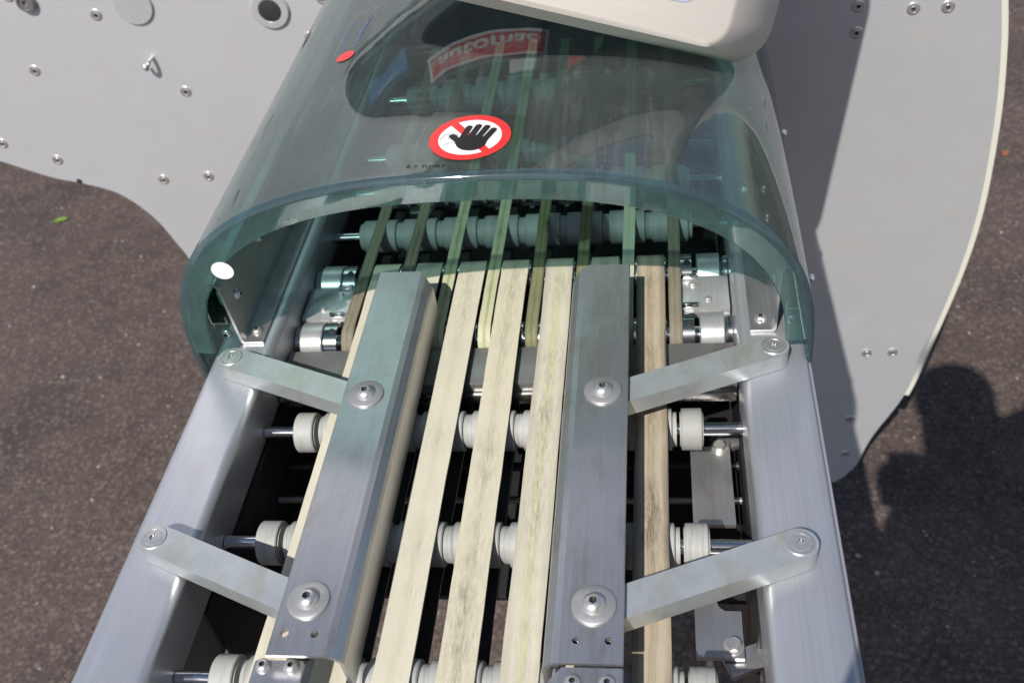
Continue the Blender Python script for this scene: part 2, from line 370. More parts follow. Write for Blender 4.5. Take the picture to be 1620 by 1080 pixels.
# cream edge trim on the right-hand contour
tr = [p for p in right if -.76 < p[1]]
bm = bmesh.new()
def offs(pl, d):
    out = []
    for i, p in enumerate(pl):
        a = Vector(pl[max(0, i - 1)]); b = Vector(pl[min(len(pl) - 1, i + 1)]); t = (b - a).normalized(); out.append((p[0] + t.y * d, p[1] - t.x * d))
    return out
o1 = offs(tr, .0006); o2 = offs(tr, .0085)
prism(bm, o1 + o2[::-1], WY + .0015, WY + .032, 'xz'); bevel(bm, .0015, 2, 40); hs(mesh_obj('edge_trim', bm, 'trim', smooth=40))
bm = bmesh.new(); sp_prof = [(.0085, 0), (.0085, .0006), (.0078, .0012), (.0056, .0013), (.0052, .0008), (.0036, .0008), (.0034, .0013, 1), (.0028, .0013, 1), (.0026, .0003, 1), (0, .0003)]
lathe_bm(bm, sp_prof, 30, 'z'); bmesh.ops.rotate(bm, verts=bm.verts, cent=(0, 0, 0), matrix=Matrix.Rotation(pi / 2, 3, 'X'))
bmesh.ops.recalc_face_normals(bm, faces=bm.faces); scr_me = bpy.data.meshes.new('panel_screw'); bm.to_mesh(scr_me); bm.free()
scr_me.materials.append(M['screw']); scr_me.materials.append(M['socket'])
for p in scr_me.polygons:
    if (Vector((p.center.x, 0, p.center.z))).length < .0027 or .0037 < Vector((p.center.x, 0, p.center.z)).length < .0050 and False: p.material_index = 1
for x, z in ((-.7617, -.0402), (-.6315, .0356), (-.5439, -.089), (-.7962, -.1915), (-.8734, -.1568), (-.6353, -.2374), (-.5595, -.2357), (-.3041, .034), (.3943, -.0312), (.3959, -.0675), (.4625, -.0398), (.5046, -.0406), (.4749, -.649), (.5166, -.6487), (.4653, -.8129), (.4662, -.9089), (-.335, -.02), (-.352, -.075), (-.42, -.14), (-.45, -.20), (-.37, -.20), (-.748, .072)):
    s = link('panel_screw', scr_me, None, None, (x, WY, z), 40); hs(s); s.rotation_euler = (0, random.random() * 6, 0)
def disc_y(name, prof, mats, x, z, seg=48):
    bm = bmesh.new(); lathe_bm(bm, prof, seg, 'z'); bmesh.ops.rotate(bm, verts=bm.verts, cent=(0, 0, 0), matrix=Matrix.Rotation(pi / 2, 3, 'X'))
    return hs(mesh_obj(name, bm, mats, None, (x, WY, z), 40))
disc_y('round_cover', [(.0275, 0), (.0275, .003), (.0268, .004), (.0005, .0042), (0, .0042)], 'satin', -.5716, .0457)
k = disc_y('push_button', [(.0262, 0), (.0262, .0035), (.025, .0048), (.0165, .005), (.0155, .0042), (0, .0042)], 'satin', -.3796, .0244)
bm = bmesh.new(); lathe_bm(bm, [(.0153, 0), (.0153, .0012), (.0140, .0016), (0, .0017)], 40, 'z'); bmesh.ops.rotate(bm, verts=bm.verts, cent=(0, 0, 0), matrix=Matrix.Rotation(pi / 2, 3, 'X'))
mesh_obj('button_cap', bm, 'socket', k, (0, -.0044, 0), 40)
disc_y('bolt_head', [(.0135, 0), (.0135, .006), (.012, .0078), (.0095, .0078), (.009, .0065), (.004, .0065), (.0038, .004), (0, .004)], 'darksteel', -.7235, .0621)
disc_y('panel_hole', [(.0048, 0), (.0044, .0004), (.0032, .0003), (0, .0003)], ['socket'], -.7772, -.2329, 20)
hk = [(-.5735, WY + .001, -.033), (-.5750, WY - .010, -.0332), (-.5765, WY - .0145, -.0355), (-.5785, WY - .016, -.0400), (-.5815, WY - .0145, -.0435), (-.5845, WY - .011, -.0430), (-.5855, WY - .0085, -.0400)]
hs(tube('hook', catmull(hk, 5), .0027, 'zinc', None, 10))

# dark window with its stickers, above the tunnel mouth (mirrored in the cover's top)
win = catmull([(-.395, .325), (-.407, .365), (-.385, .43), (-.33, .475), (-.18, .526), (-.02, .54), (.186, .517), (.30, .468), (.385, .412), (.437, .35), (.45, .30), (.43, .265), (.36, .245), (.2, .25), (0, .28), (-.17, .318), (-.30, .322), (-.365, .312)], 5, True)
bm = bmesh.new(); prism(bm, win, WY - .003, WY - .0006, 'xz'); window = hs(mesh_obj('window', bm, 'window'))
wo = offs(win + win[:1], .0075)
bm = bmesh.new(); a = [bm.verts.new((p[0], WY - .0058, p[1])) for p in win]; b = [bm.verts.new((p[0], WY - .0058, p[1])) for p in wo[:len(win)]]
c = [bm.verts.new((p[0], WY - .0004, p[1])) for p in wo[:len(win)]]; n = len(win)
for i in range(n):
    j = (i + 1) % n; bm.faces.new((a[i], b[i], b[j], a[j])); bm.faces.new((b[i], c[i], c[j], b[j]))
fr = mesh_obj('window_frame', bm, 'white_print', window)
def flat_y(name, pts, y, mat, parent):
    bm = bmesh.new(); prism(bm, pts, y, y - .0004, 'xz'); return mesh_obj(name, bm, mat, parent)
def arc(x): return .398 + .022 * ((x + .06) / .14) ** 2 * (1 if x < -.06 else .9)
def logo(ins, y, mat):
    xs = [-.2 + ins + (.221 - 2 * ins) * i / 14 for i in range(15)]
    return flat_y('logo_plate', [(x, arc(x) + ins) for x in xs] + [(x + .004 * (1 - 2 * i / 14), arc(x) + .037 - ins) for i, x in reversed(list(enumerate(xs)))], y, mat, window)
logo(0, WY - .0032, 'white_print'); logo(.0048, WY - .0037, 'red_print')
def text_mesh(s, size, bold=.0):
    cu = bpy.data.curves.new('txt', 'FONT'); cu.body = s; cu.size = size; cu.offset = bold; cu.fill_mode = 'FRONT'; cu.resolution_u = 3
    o = bpy.data.objects.new('txt', cu); COL.objects.link(o); bpy.context.view_layer.update()
    me = bpy.data.meshes.new_from_object(o.evaluated_get(bpy.context.evaluated_depsgraph_get())); bpy.data.objects.remove(o); return me
def text_on(name, s, size, mat, parent, fn, bold=0.0, cuts=0, sx=1.0):
    me = text_mesh(s, size, bold); me.materials.clear()
    if cuts:
        bm = bmesh.new(); bm.from_mesh(me); bmesh.ops.subdivide_edges(bm, edges=bm.edges, cuts=cuts, use_grid_fill=True); bm.to_mesh(me); bm.free()
    w = max(v.co.x for v in me.vertices)
    for v in me.vertices: v.co = fn(v.co.x * sx - w * sx / 2, v.co.y)
    return link(name, me, mat, parent)
text_on('lettering', 'automac', .036, 'white_print', window, lambda u, v: Vector((u - .09, WY - .0045, arc(u - .09) + .0075 + v * .72)), .0008, 1, 1.42)
flat_y('small_notice', [(-.055, .444), (.008, .444), (.008, .462), (-.055, .462)], WY - .0032, 'white_print', window)
E_ = [(.066, .440), (.120, .440), (.120, .450), (.082, .450), (.082, .455), (.112, .455), (.112, .463), (.082, .463), (.082, .468), (.12, .468), (.12, .478), (.066, .478)]
flat_y('red_mark', E_, WY - .0032, 'red_print', window)
bl = []
for i in range(13): t = i / 12; bl.append((-.342 + .096 * t, .409 - .019 * t - .008 * (1 + .55 * math.cos(2 * pi * t))))
for i in range(13): t = 1 - i / 12; bl.append((-.342 + .096 * t, .429 - .019 * t + .004 * (1 + .9 * math.cos(2 * pi * t))))
bs = flat_y('blue_sticker', bl, WY - .0032, 'blue_print', window)
text_on('sticker_lettering', 'Bauhaus', .014, 'white_print', bs, lambda u, v: Vector((-.294 + u, WY - .0042, .413 + v - .2 * u)), 0, 0, 1.2)

# ------------------------------------------------------------------ conveyor
CV = empty('belt_conveyor', 'aluminium belt conveyor with cream belts, grey rollers and two guide bars', 'conveyor', (0, -.4, GZ))
PAR = Matrix.Translation((0, .4, -GZ))
def cv(o): o.parent = CV; o.matrix_parent_inverse = PAR; return o
RX, RW, RH = .2006, .0530, .050
for s in (-1, 1):
    xs = (RX, RX + RW) if s > 0 else (-RX - RW, -RX)
    bm = bmesh.new(); prism(bm, rrect(xs[0], xs[1], -RH, 0, .0075, 6), -.62, WY - .002, 'xz')
    r = cv(mesh_obj('side_rail', bm, 'rail', smooth=40))
    xo = s * (RX + RW)
    bbox_obj('rail_lip', (xo + s * .0012, (-.62 + WY - .002) / 2, -.018), (.0025, WY + .618, .020), 'rail', r, .0008)
    cv(bbox_obj('lower_side_plate', (s * .2075, .12, -.0795), (.005, 1.47, .054), 'darksteel', None, .001))
    cv(bbox_obj('blackout_plate', (s * .2030, .417, -.150), (.004, .87, .195), 'black', None, .0005))  # added black plate, hides lit ground so the gap reads dark
    lg = cv(bbox_obj('leg', (s * .227, -.50, (GZ - .051) / 2), (.045, .045, -.051 - GZ), 'rail', None, .004))
    bbox_obj('foot', (s * .227, -.50, GZ + .006), (.08, .08, .012), 'black', lg, .002)
def screw_me(name, prof, seg=36, dark=.0025):
    bm = bmesh.new(); lathe_bm(bm, prof, seg, 'z'); bmesh.ops.recalc_face_normals(bm, faces=bm.faces); me = bpy.data.meshes.new(name); bm.to_mesh(me); bm.free()
    me.materials.append(M['screw']); me.materials.append(M['socket'])
    for p in me.polygons:
        if Vector((p.center.x, p.center.y, 0)).length < dark: p.material_index = 1
    return me
# rollers ------------------------------------------------------------
PITCH = .0425; RZ = -.0405
def pulley_me(name, w, r=.017, rg=.0140, gw=.003):
    bm = bmesh.new(); h = w / 2
    lathe_bm(bm, [(.0056, -h - gw), (rg, -h - gw), (rg, -h), (r - .0008, -h), (r, -h + .0008), (r, h - .0008), (r - .0008, h), (rg, h), (rg, h + gw), (.0056, h + gw)], 40, 'x')
    bmesh.ops.recalc_face_normals(bm, faces=bm.faces); me = bpy.data.meshes.new(name); bm.to_mesh(me); bm.free(); return me
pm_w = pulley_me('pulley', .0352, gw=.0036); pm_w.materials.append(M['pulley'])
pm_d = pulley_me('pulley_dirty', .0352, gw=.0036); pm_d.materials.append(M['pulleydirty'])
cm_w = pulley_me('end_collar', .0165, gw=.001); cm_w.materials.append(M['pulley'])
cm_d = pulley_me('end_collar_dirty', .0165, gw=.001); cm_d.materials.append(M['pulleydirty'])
def roller(y, offset, dirty, z=RZ):
    bm = bmesh.new(); lathe_bm(bm, [(0, -RX + .0005), (.0055, -RX + .0005), (.0055, RX - .0005), (0, RX - .0005)], 28, 'x')
    sh = cv(mesh_obj('roller', bm, 'shaft', None, (0, y, z), 40))
    ks = [k * PITCH for k in range(-3, 4)] if not offset else [(k + .5) * PITCH for k in range(-4, 4)]
    for x in ks:
        p = link('pulley', pm_d if dirty else pm_w, None, sh, (x, 0, 0), 35); p.rotation_euler = (random.random() * 6, 0, 0)
    if not offset:
        for x in (-.1618, .1605): link('end_collar', cm_d if dirty else cm_w, None, sh, (x, 0, 0), 35)
    return sh
for y in (.15, .0365, -.0770, -.1905): roller(y, False, False)
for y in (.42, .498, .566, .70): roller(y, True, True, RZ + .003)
# belts --------------------------------------------------------------
BT = .0022
def belt(name, x, w, mat, y0, y1, rr, ztop, label=None):
    """closed loop: outer face printed, back black, edges pale"""
    zc = ztop - BT - rr; path = []
    n = 40
    for i in range(n + 1): path.append((y0 + (y1 - y0) * i / n, ztop, 0.0, 1.0))
    for i in range(1, 13): a = pi / 2 - pi * i / 12; path.append((y1 + (rr + BT) * cos(a), zc + (rr + BT) * sin(a), cos(a), sin(a)))
    for i in range(1, n + 1): path.append((y1 + (y0 - y1) * i / n, zc - rr - BT, 0.0, -1.0))
    for i in range(1, 12): a = -pi / 2 - pi * i / 12; path.append((y0 + (rr + BT) * cos(a), zc + (rr + BT) * sin(a), cos(a), sin(a)))
    bm = bmesh.new(); R = []
    ph = random.random() * 6
    for y, z, ny, nz in path:
        dx = .0004 * sin(9 * y + ph) + .0002 * sin(31 * y + 2 * ph); wa = w / 2 + random.uniform(-.00016, .00016); wb = w / 2 + random.uniform(-.00016, .00016)
        R.append([bm.verts.new(p) for p in ((dx - wa, y, z), (dx + wb, y, z), (dx + wb, y - ny * BT, z - nz * BT), (dx - wa, y - ny * BT, z - nz * BT))])
    for i in range(len(R)):
        A, B = R[i], R[(i + 1) % len(R)]
        for k, mi in ((0, 0), (1, 2), (2, 1), (3, 2)):
            f = bm.faces.new((A[k], B[k], B[(k + 1) % 4], A[(k + 1) % 4])); f.material_index = mi
    o = cv(mesh_obj(name, bm, [mat, 'belt_back', 'belt_edge'], None, (x, 0, 0), 35))
    if label: o['label'] = label
ZB = -.0208
AY, BY, DR = .345, .262, .0182
wm = ['belt_clean', 'belt_clean', 'belt_clean', 'belt_smudged', 'belt_grey', 'belt_smudged', 'belt_brown']
for i, m in enumerate(wm):
    belt('wide_belt', (i - 3) * PITCH + .0012, .0255, m, -.45, AY, DR, ZB, {2: 'clean cream belt with faint green lines', 6: 'worn brownish belt with dark edges'}.get(i))
nm = ['narrow_brown', 'narrow_brown', 'narrow_green', 'narrow_green', 'narrow_olive', 'narrow_olive', 'narrow_pale', 'narrow_brown']
for i, m in enumerate(nm):
    belt('narrow_belt', (i - 3.5) * PITCH + .002, .0112, m, BY, .80, DR, ZB + .0004, {'narrow_brown': 'dirty brown narrow belt', 'narrow_green': 'yellow green narrow belt', 'narrow_olive': 'dark olive narrow belt', 'narrow_pale': 'pale green narrow belt'}[m])
# transfer drums -----------------------------------------------------
ZD = ZB - BT - DR
def ringx(bm, x0, x1, r, bv=.0008, seg=44): lathe_bm(bm, [(0, x0), (r - bv, x0), (r, x0 + bv), (r, x1 - bv), (r - bv, x1), (0, x1)], seg, 'x')
for y, wide in ((AY, True), (BY, False)):
    bm = bmesh.new(); lathe_bm(bm, [(0, -RX + .001), (.008, -RX + .001), (.008, RX - .001), (0, RX - .001)], 32, 'x')
    d = cv(mesh_obj('transfer_drum', bm, 'shaft', None, (0, y, ZD), 40))
    for k in range(-3, 4):
        bm = bmesh.new(); ringx(bm, -.0150, .0150, DR if wide else DR - .0006); mesh_obj('drum_ring', bm, 'steel', d, (k * PITCH + .0012, 0, 0), 40)
    for k in range(-4, 4):
        bm = bmesh.new(); ringx(bm, -.0056, .0056, DR - .0016 if wide else DR); mesh_obj('drum_ring', bm, 'steel', d, ((k + .5) * PITCH + .002, 0, 0), 40)
    for s in (-1, 1):
        bm = bmesh.new(); ringx(bm, s * .1585 if s < 0 else .1660, -.1690 if s < 0 else .1575, .0200); cl = mesh_obj('locking_collar', bm, 'steel', d, (0, 0, 0), 40)
        lathe('set_screw', [(.0030, 0), (.0030, .0004), (.0022, .0005), (.0020, .0002), (0, .0002)], 'socket', cl, (s * .1625, -.0045, .01945), 20).rotation_euler = (.22, 0, 0)
# bearing blocks: a flat clamp plate between the drums, round housings over both shafts
for s in (-1, 1):
    top = ZD + .0200; ym = (AY + BY) / 2
    bm = bmesh.new(); box(bm, (s * .1745, ym, top - .0115), (.049, AY - BY - .038, .012)); box(bm, (s * .1890, ym, top - .016), (.020, AY - BY + .020, .008)); bevel(bm, .0008, 2)
    b = cv(mesh_obj('bearing_block', bm, 'blockmetal', smooth=35))
    for y in (BY, AY):
        bm = bmesh.new(); ringx(bm, min(s * .1715, s * .1925), max(s * .1715, s * .1925), .0203, .001); h = mesh_obj('bearing_housing', bm, 'blockmetal', b, (0, y, ZD), 40)
        bm = bmesh.new(); ringx(bm, min(s * .1945, s * .2003), max(s * .1945, s * .2003), .0165, .0012); mesh_obj('shaft_collar', bm, 'steel', b, (0, y + .003, ZD - .001), 40)
        bbox_obj('clamp_ear', (s * .1640, y + (.0215 if y == BY else -.0215), top - .0040), (.014, .0035, .006), 'steel', b, .0008)
    for dy, dx in ((-.010, .1800), (.011, .1670)): link('hex_bolt', screw_me('hex_bolt', [(.0040, 0), (.0040, .0005), (.0030, .0006), (.0030, .0007, 1), (.0030, .0022, 1), (.0024, .0026), (0, .0026)], 24, 0), None, b, (s * dx, ym + dy, top - .0056), 40)
# cross plate in front of the drums
cp = cv(bbox_obj('cross_plate', (0, .2175, -.0380), (2 * RX - .001, .046, .016), 'darksteel', None, .0015))
bbox_obj('plate_strip', (0, .1915, -.0445), (2 * RX - .003, .0055, .010), 'zinc', cp, .0006)
# pivot arms ---------------------------------------------------------
PX, BX = .2253, .0933
AW, AH = .0118, .0162
dome = [(.0072, 0), (.0072, .0006), (.0066, .0022), (.0052, .0036), (.0036, .0044), (.0029, .0046, 1), (.0026, .0046, 1), (.0024, .0020, 1), (0, .0020)]
big_dome = screw_me('button_screw', [(r * 1.08, h * 1.15) + t for r, h, *t2 in [p if len(p) == 3 else (*p,) for p in dome] for t in [tuple(t2)]])
small_dome = screw_me('small_button_screw', [(p[0] * .72, p[1] * .8) + tuple(p[2:]) for p in dome], 30, .0018)
wash = bpy.data.meshes.new('washer'); bm = bmesh.new(); lathe_bm(bm, [(.0045, 0), (.0142, 0), (.0142, .0014), (.0137, .0018), (.0045, .0018), (.0045, 0)], 48, 'z'); bmesh.ops.recalc_face_normals(bm, faces=bm.faces); bm.to_mesh(wash); bm.free(); wash.materials.append(M['washer'])
cap_me = screw_me('pivot_cap', [(.0098, 0), (.0098, .0006), (.0094, .0010), (.0072, .0011), (.0068, .0006), (.0064, .0006), (.0061, .0013), (.0030, .0014), (.0027, .0014, 1), (.0025, .0001, 1), (0, .0001)], 44, .0024)
for s in (-1, 1):
    for y0, y1 in ((0.0, -.0529), (.1858, .1334)):
        p = Vector((s * PX, y0)); q = Vector((s * BX, y1)); d = (q - p).normalized(); nrm = Vector((-d.y, d.x)); L = (q - p).length + .012
        pts = [(p + d * L - nrm * AW), (p + d * L + nrm * AW)]
        a0 = math.atan2(nrm.y, nrm.x)
        pts += [p + AW * Vector((cos(a0 + pi * i / 14), sin(a0 + pi * i / 14))) for i in range(15)]
        bm = bmesh.new(); prism(bm, [(v.x - p.x, v.y - p.y) for v in pts], 0.0006, AH, 'xy'); bevel(bm, .0006, 2, 40)
        a = cv(mesh_obj('pivot_arm', bm, 'arm', None, (p.x, p.y, 0), 35))
        link('pivot_cap', cap_me, None, a, (0, 0, AH - .0002), 40).rotation_euler = (0, 0, random.random())
# guide bars ---------------------------------------------------------
def bar_profile(s, th=.0026):
    o = [(.1125, .0215), (.1118, .0224), (.0735, .0224), (.0690, .0212), (.0640, .0165), (.0628, .0130), (.0628, -.0170)]
    i_ = [(.0628 + th, -.0170), (.0628 + th, .0124), (.0660, .0150), (.0702, .0188), (.0742, .0198), (.1125, .0198)]
    return [(s * x, z) for x, z in o + i_]
def guide_bar(s, y0, y1, holes, chamfer=True):
    bm = bmesh.new(); prism(bm, bar_profile(s), y0, y1, 'xz'); b = mesh_obj('guide_bar', bm, 'bar'); cs = []
    for x, y in holes:
        c = bmesh.new(); lathe_bm(c, [(0, 0), (.0026, 0), (.0026, .02), (0, .02)], 20, 'z'); cs.append(mesh_obj('cutter', c, None, None, (x, y, .012)))
    c = bmesh.new(); bmesh.ops.create_cube(c, size=1.0, matrix=Matrix.Translation((s * .0590, y1 + .004, 0)) @ Matrix.Rotation(-s * .75, 4, 'Z') @ Matrix.Diagonal((.03, .018, .1, 1)))
    cs.append(mesh_obj('cutter', c, None))
    boolean(b, cs); return cv(b)
for s in (-1, 1):
    b = guide_bar(s, -.0925, .286, [(s * .0935 - .010, -.0770), (s * .0935 + .010, -.0770)])
    for y in (-.0529, .1334):
        w = link('washer', wash, None, b, (s * .0935, y, .02245), 40)
        k = link('button_screw', big_dome, None, w, (0, 0, .0017), 45); k.rotation_euler = (0, 0, random.random())
b2 = guide_bar(1, -.42, -.0945, [])
b2.location = (0, 0, -.0012)
for x in (.0826, .1031): link('button_screw', small_dome, None, b2, (x, -.1046, .0224), 45)
bm = bmesh.new(); prism(bm, rrect(-.1235, -.0905, -.42, -.089, .002, 3), .0070, .0098, 'xy'); jp = cv(mesh_obj('joint_plate', bm, 'bar', smooth=35))
for x in (-.1170, -.0980): link('button_screw', small_dome, None, jp, (x, -.0935, .0098), 45)
for x in (.0826, .1031): link('button_screw', small_dome, None, bbox_obj('joint_plate', (x, -.0770, .0160), (.012, .02, .003), 'bar', b2, .0005), (x, -.0770, .0160), 45)
# sheet brackets inside the cover, standing on the rails ---------------
for s in (-1, 1):
    t = .0024
    pr = [(.2105, 0.0005), (.2290, .0005), (.2312, .0030), (.2330, .0640), (.2352, .0672), (.2420, .0680), (.2420, .0704), (.2340, .0696), (.2307, .0655), (.2288, .0050), (.2275, .0030), (.2105, .0030)]
    bm = bmesh.new(); prism(bm, [(s * x, z) for x, z in pr], .219, .84, 'xz'); b = cv(mesh_obj('rail_bracket', bm, 'bar', smooth=35))
    for y in (.233, .42, .62): link('button_screw', small_dome, None, b, (s * .2195, y, .003), 45)
    for y, z in ((.242, .040), (.315, .046), (.352, .050), (.50, .045)):
        k = link('button_screw', small_dome, None, b, (s * (.2288 + .0019 * (z - .005) / .06), y, z), 45); k.rotation_euler = (0, -s * pi / 2, 0)
    ch = [(.2375, .022), (.2530, .022), (.2530, .050), (.2460, .053), (.2460, .0515), (.2515, .049), (.2515, .0235), (.2390, .0235), (.2390, .030), (.2375, .030)]
    bm = bmesh.new(); prism(bm, [(s * x, z) for x, z in ch], .222, .40, 'xz'); c = mesh_obj('clip_channel', bm, 'zinc', b, smooth=35)
    bbox_obj('rubber_strip', (s * .2395, .30, .044), (.006, .14, .016), 'green', b, .002)
    k = link('button_screw', small_dome, None, b, (s * .2430, .224, .0100), 45); k.rotation_euler = (pi / 2, 0, 0)
# structure underneath -------------------------------------------------
def cx(pt, z, dz): return (pt[0], pt[1])
bm = bmesh.new(); prism(bm, [(.1582, -.029), (.1915, -.029), (.1915, .0085), (.180, .0085), (.1755, .012), (.174, .019), (.1582, .019)], -.084, -.080, 'xy'); bevel(bm, .0005, 1, 40)
mp = cv(mesh_obj('mounting_plate', bm, 'bar', smooth=35))
hexb = screw_me('hex_bolt', [(.0072, 0), (.0072, .0008), (.0055, .0009), (.0054, .0010, 1), (.0054, .0042, 1), (.0046, .0048), (.0030, .0046), (0, .0046)], 36, 0)
link('hex_bolt', hexb, None, mp, (.1845, -.0195, -.080), 45)
bm = bmesh.new(); prism(bm, [(.1600, .085), (.1930, .085), (.1925, .1700), (.1600, .162)], -.084, -.080, 'xy'); bevel(bm, .0005, 1, 40)
mp = cv(mesh_obj('mounting_plate', bm, 'bar', smooth=35)); link('hex_bolt', hexb, None, mp, (.1840, .1640, -.080), 45)
for y in (-.035, .170):
    cv(bbox_obj('diagonal_strut', (.200, y + .012, -.0890), (.045, .018, .006), 'bar', None, .0006, rot=Matrix.Rotation(.42, 4, 'Z')))
for y, z, r, m in ((.128, -.105, .003, 'darksteel'), (.165, -.105, .004, 'black'), (-.02, -.30, .012, 'black'), (.33, -.16, .012, 'black'), (.60, -.14, .012, 'black')):
    bm = bmesh.new(); lathe_bm(bm, [(0, -.205), (r, -.205), (r, .205), (0, .205)], 20, 'x'); cv(mesh_obj('cross_rod', bm, m, None, (0, y, z), 40))
cv(bbox_obj('blackout_pan', (0, .445, -.135), (.40, .79, .006), 'black', None, .001))  # black pan put in under the belts to hide the lit ground
cv(bbox_obj('centre_beam', (.012, .02, -.22), (.030, .9, .040), 'darksteel', None, .002))
for y in (.05, .20):
    bb = cv(bbox_obj('beam_clamp', (.012, y, -.192), (.018, .014, .016), 'zinc', None, .002))
cv(tube('cable', catmull([(-.205, -.03, -.10), (-.195, -.022, -.112), (-.180, -.020, -.108), (-.165, -.030, -.112), (-.158, -.06, -.14)], 6), .0024, 'cable', None, 8))
cv(tube('cable', catmull([(-.205, .06, -.12), (-.19, .05, -.16), (-.185, .03, -.22), (-.19, -.05, -.26), (-.19, -.2, -.27)], 6), .005, 'cable', None, 8))

# ------------------------------------------------------------------ tunnel cover
TA, TB, TN, TX = .2605, .1850, 2.6, -.003
def zprof(x, d=0.0):
    k = 1 - abs((x - TX) / (TA - d)) ** TN
    return (TB - d) * max(k, 0) ** (1 / TN)
TC = empty('tunnel_cover', 'green tinted transparent acrylic tunnel cover arching over the belts', 'cover', (0, .5, 0))
def tc(o): o.parent = TC; o.matrix_parent_inverse = Matrix.Translation((0, -.5, 0)); return o
def station(th, d):
    c, s_ = cos(th), sin(th)
    return (TX + (TA - d) * math.copysign(abs(c) ** (2 / TN), c), (TB - d) * abs(s_) ** (2 / TN))
def sheet(name, path, mat, zmin, ext, rimk=False, skip=()):
    """loft: path = closed list of (inset, y), swept along the arch"""
    ths = []; N = 120
    for i in range(N + 1):
        u = i / N; ths.append(pi * (u - .045 * sin(4 * pi * u) * 0))
    st = [t for t in ths if station(t, path[0][0])[1] >= zmin]
    bm = bmesh.new(); rings = []
    if ext: rings.append([bm.verts.new((TX + TA - d, y, ext)) for d, y in path])
    for t in st: 
        r = []
        for d, y in path:
            x, z = station(t, d); r.append(bm.verts.new((x, y, z)))
        rings.append(r)
    if ext: rings.append([bm.verts.new((TX - TA + d, y, ext)) for d, y in path])
    n = len(path)
    for A, B in zip(rings, rings[1:]):
        for k in range(n):
            if k not in skip: bm.faces.new((A[k], A[(k + 1) % n], B[(k + 1) % n], B[k]))
    bm.faces.new(rings[0]); bm.faces.new(rings[-1])
    
    for f in bm.faces:
        if len(f.verts) == 4 and rimk and max(v.co.y for v in f.verts) < TY + .0105 and (max(v.co.y for v in f.verts) - min(v.co.y for v in f.verts)) < .006: f.material_index = 1
    return tc(mesh_obj(name, bm, mat, smooth=50 if rimk else 18))
TY = .190
R_ = .0056
pth = [(0, WY - .001), (0, TY + R_ + .0015), (0, TY + R_)] + [(R_ - R_ * cos(a), TY + R_ - R_ * sin(a)) for a in [pi / 2 * i / 8 for i in range(1, 9)]] + [(R_, TY + .004), (.0051, TY + .0085), (.005, TY + .010), (.005, TY + .0125), (.005, WY - .001)]
sheet('shell', pth, ['acrylic', 'acrylic_rim'], 0, -.020, True, (10,))
fl = sheet('front_flange', [(.0057, TY + .0001), (.0215, TY + .0001), (.0225, TY + .0012), (.0225, TY + .0040), (.0215, TY + .005), (.0057, TY + .005)], 'acrylic_edge', .016, None, False, (5,))
# stickers laid on the curved top
def on_top(x, y, lift): return Vector((x, y, zprof(x) + lift))
def decal(name, tris, lift, mat, parent, cen, rot=0.0):
    """tris: list of polygons in local metres (small pieces so that they follow the curve)"""
    bm = bmesh.new(); c, s_ = cos(rot), sin(rot); cache = {}
    def V(p):
        k = (round(p[0], 6), round(p[1], 6))
        if k not in cache:
            x = cen[0] + c * p[0] - s_ * p[1]; y = cen[1] + s_ * p[0] + c * p[1]; cache[k] = bm.verts.new(on_top(x, y, lift))
        return cache[k]
    for t in tris:
        vs = []
        for p in t:
            v = V(p)
            if v not in vs: vs.append(v)
        if len(vs) > 2:
            try: bm.faces.new(vs)
            except ValueError: pass
    return mesh_obj(name, bm, mat, parent)
def ring_tris(r0, r1, n=72, m=3):
    out = []
    for j in range(m):
        a, b = r0 + (r1 - r0) * j / m, r0 + (r1 - r0) * (j + 1) / m
        for i in range(n):
            t, u = 2 * pi * i / n, 2 * pi * (i + 1) / n
            out.append([(a * cos(t), a * sin(t)), (b * cos(t), b * sin(t)), (b * cos(u), b * sin(u)), (a * cos(u), a * sin(u))])
    return out
def grid_tris(x0, x1, y0, y1, nx=12, ny=4, rot=0.0):
    c, s_ = cos(rot), sin(rot); f = lambda x, y: (c * x - s_ * y, s_ * x + c * y); out = []
    for i in range(nx):
        for j in range(ny):
            a, b = x0 + (x1 - x0) * i / nx, x0 + (x1 - x0) * (i + 1) / nx; d, e = y0 + (y1 - y0) * j / ny, y0 + (y1 - y0) * (j + 1) / ny
            out.append([f(a, d), f(b, d), f(b, e), f(a, e)])
    return out
def capsule(p, q, r, n=8):
    p, q = Vector(p), Vector(q); d = (q - p).normalized(); nn = Vector((-d.y, d.x)); a0 = math.atan2(nn.y, nn.x); out = []
    for i in range(n + 1): a = a0 - pi * i / n; out.append(tuple(q + r * Vector((cos(a), sin(a)))))
    for i in range(n + 1): a = a0 + pi - pi * i / n; out.append(tuple(p + r * Vector((cos(a), sin(a)))))
    return [out]
def line_tris(pts, w):
    out = []
    for a, b in zip(pts, pts[1:]):
        a, b = Vector(a), Vector(b); d = (b - a).normalized(); n = Vector((-d.y, d.x)) * w / 2
        out.append([tuple(a - n), tuple(b - n), tuple(b + n), tuple(a + n)])
    return out
SC = (.0015, .2395); SR = radians(-9)
film = tc(decal('warning_sticker', grid_tris(-.0385, .0385, -.0335, .0345, 14, 4), .0004, 'film', None, (.0005, .2395), SR))
film['label'] = 'clear film sticker with red no touching hand sign'
decal('sign_disc', ring_tris(0, .0245), .0007, 'white_print', film, SC, SR)
decal('sign_ring', ring_tris(.0240, .0308), .0009, 'red_print', film, SC, SR)
decal('sign_slash', grid_tris(-.0245, .0245, -.0031, .0031, 16, 2, radians(-45)), .0009, 'red_print', film, SC, SR)
hand = [[(.0115 * cos(t) * 1.0 + .004, .0105 * sin(t) - .0075) for t in [2 * pi * i / 28 for i in range(28)]]]
hand += [[(-.0068, -.006), (.0150, -.006), (.0152, .0020), (-.0075, .0020)]]
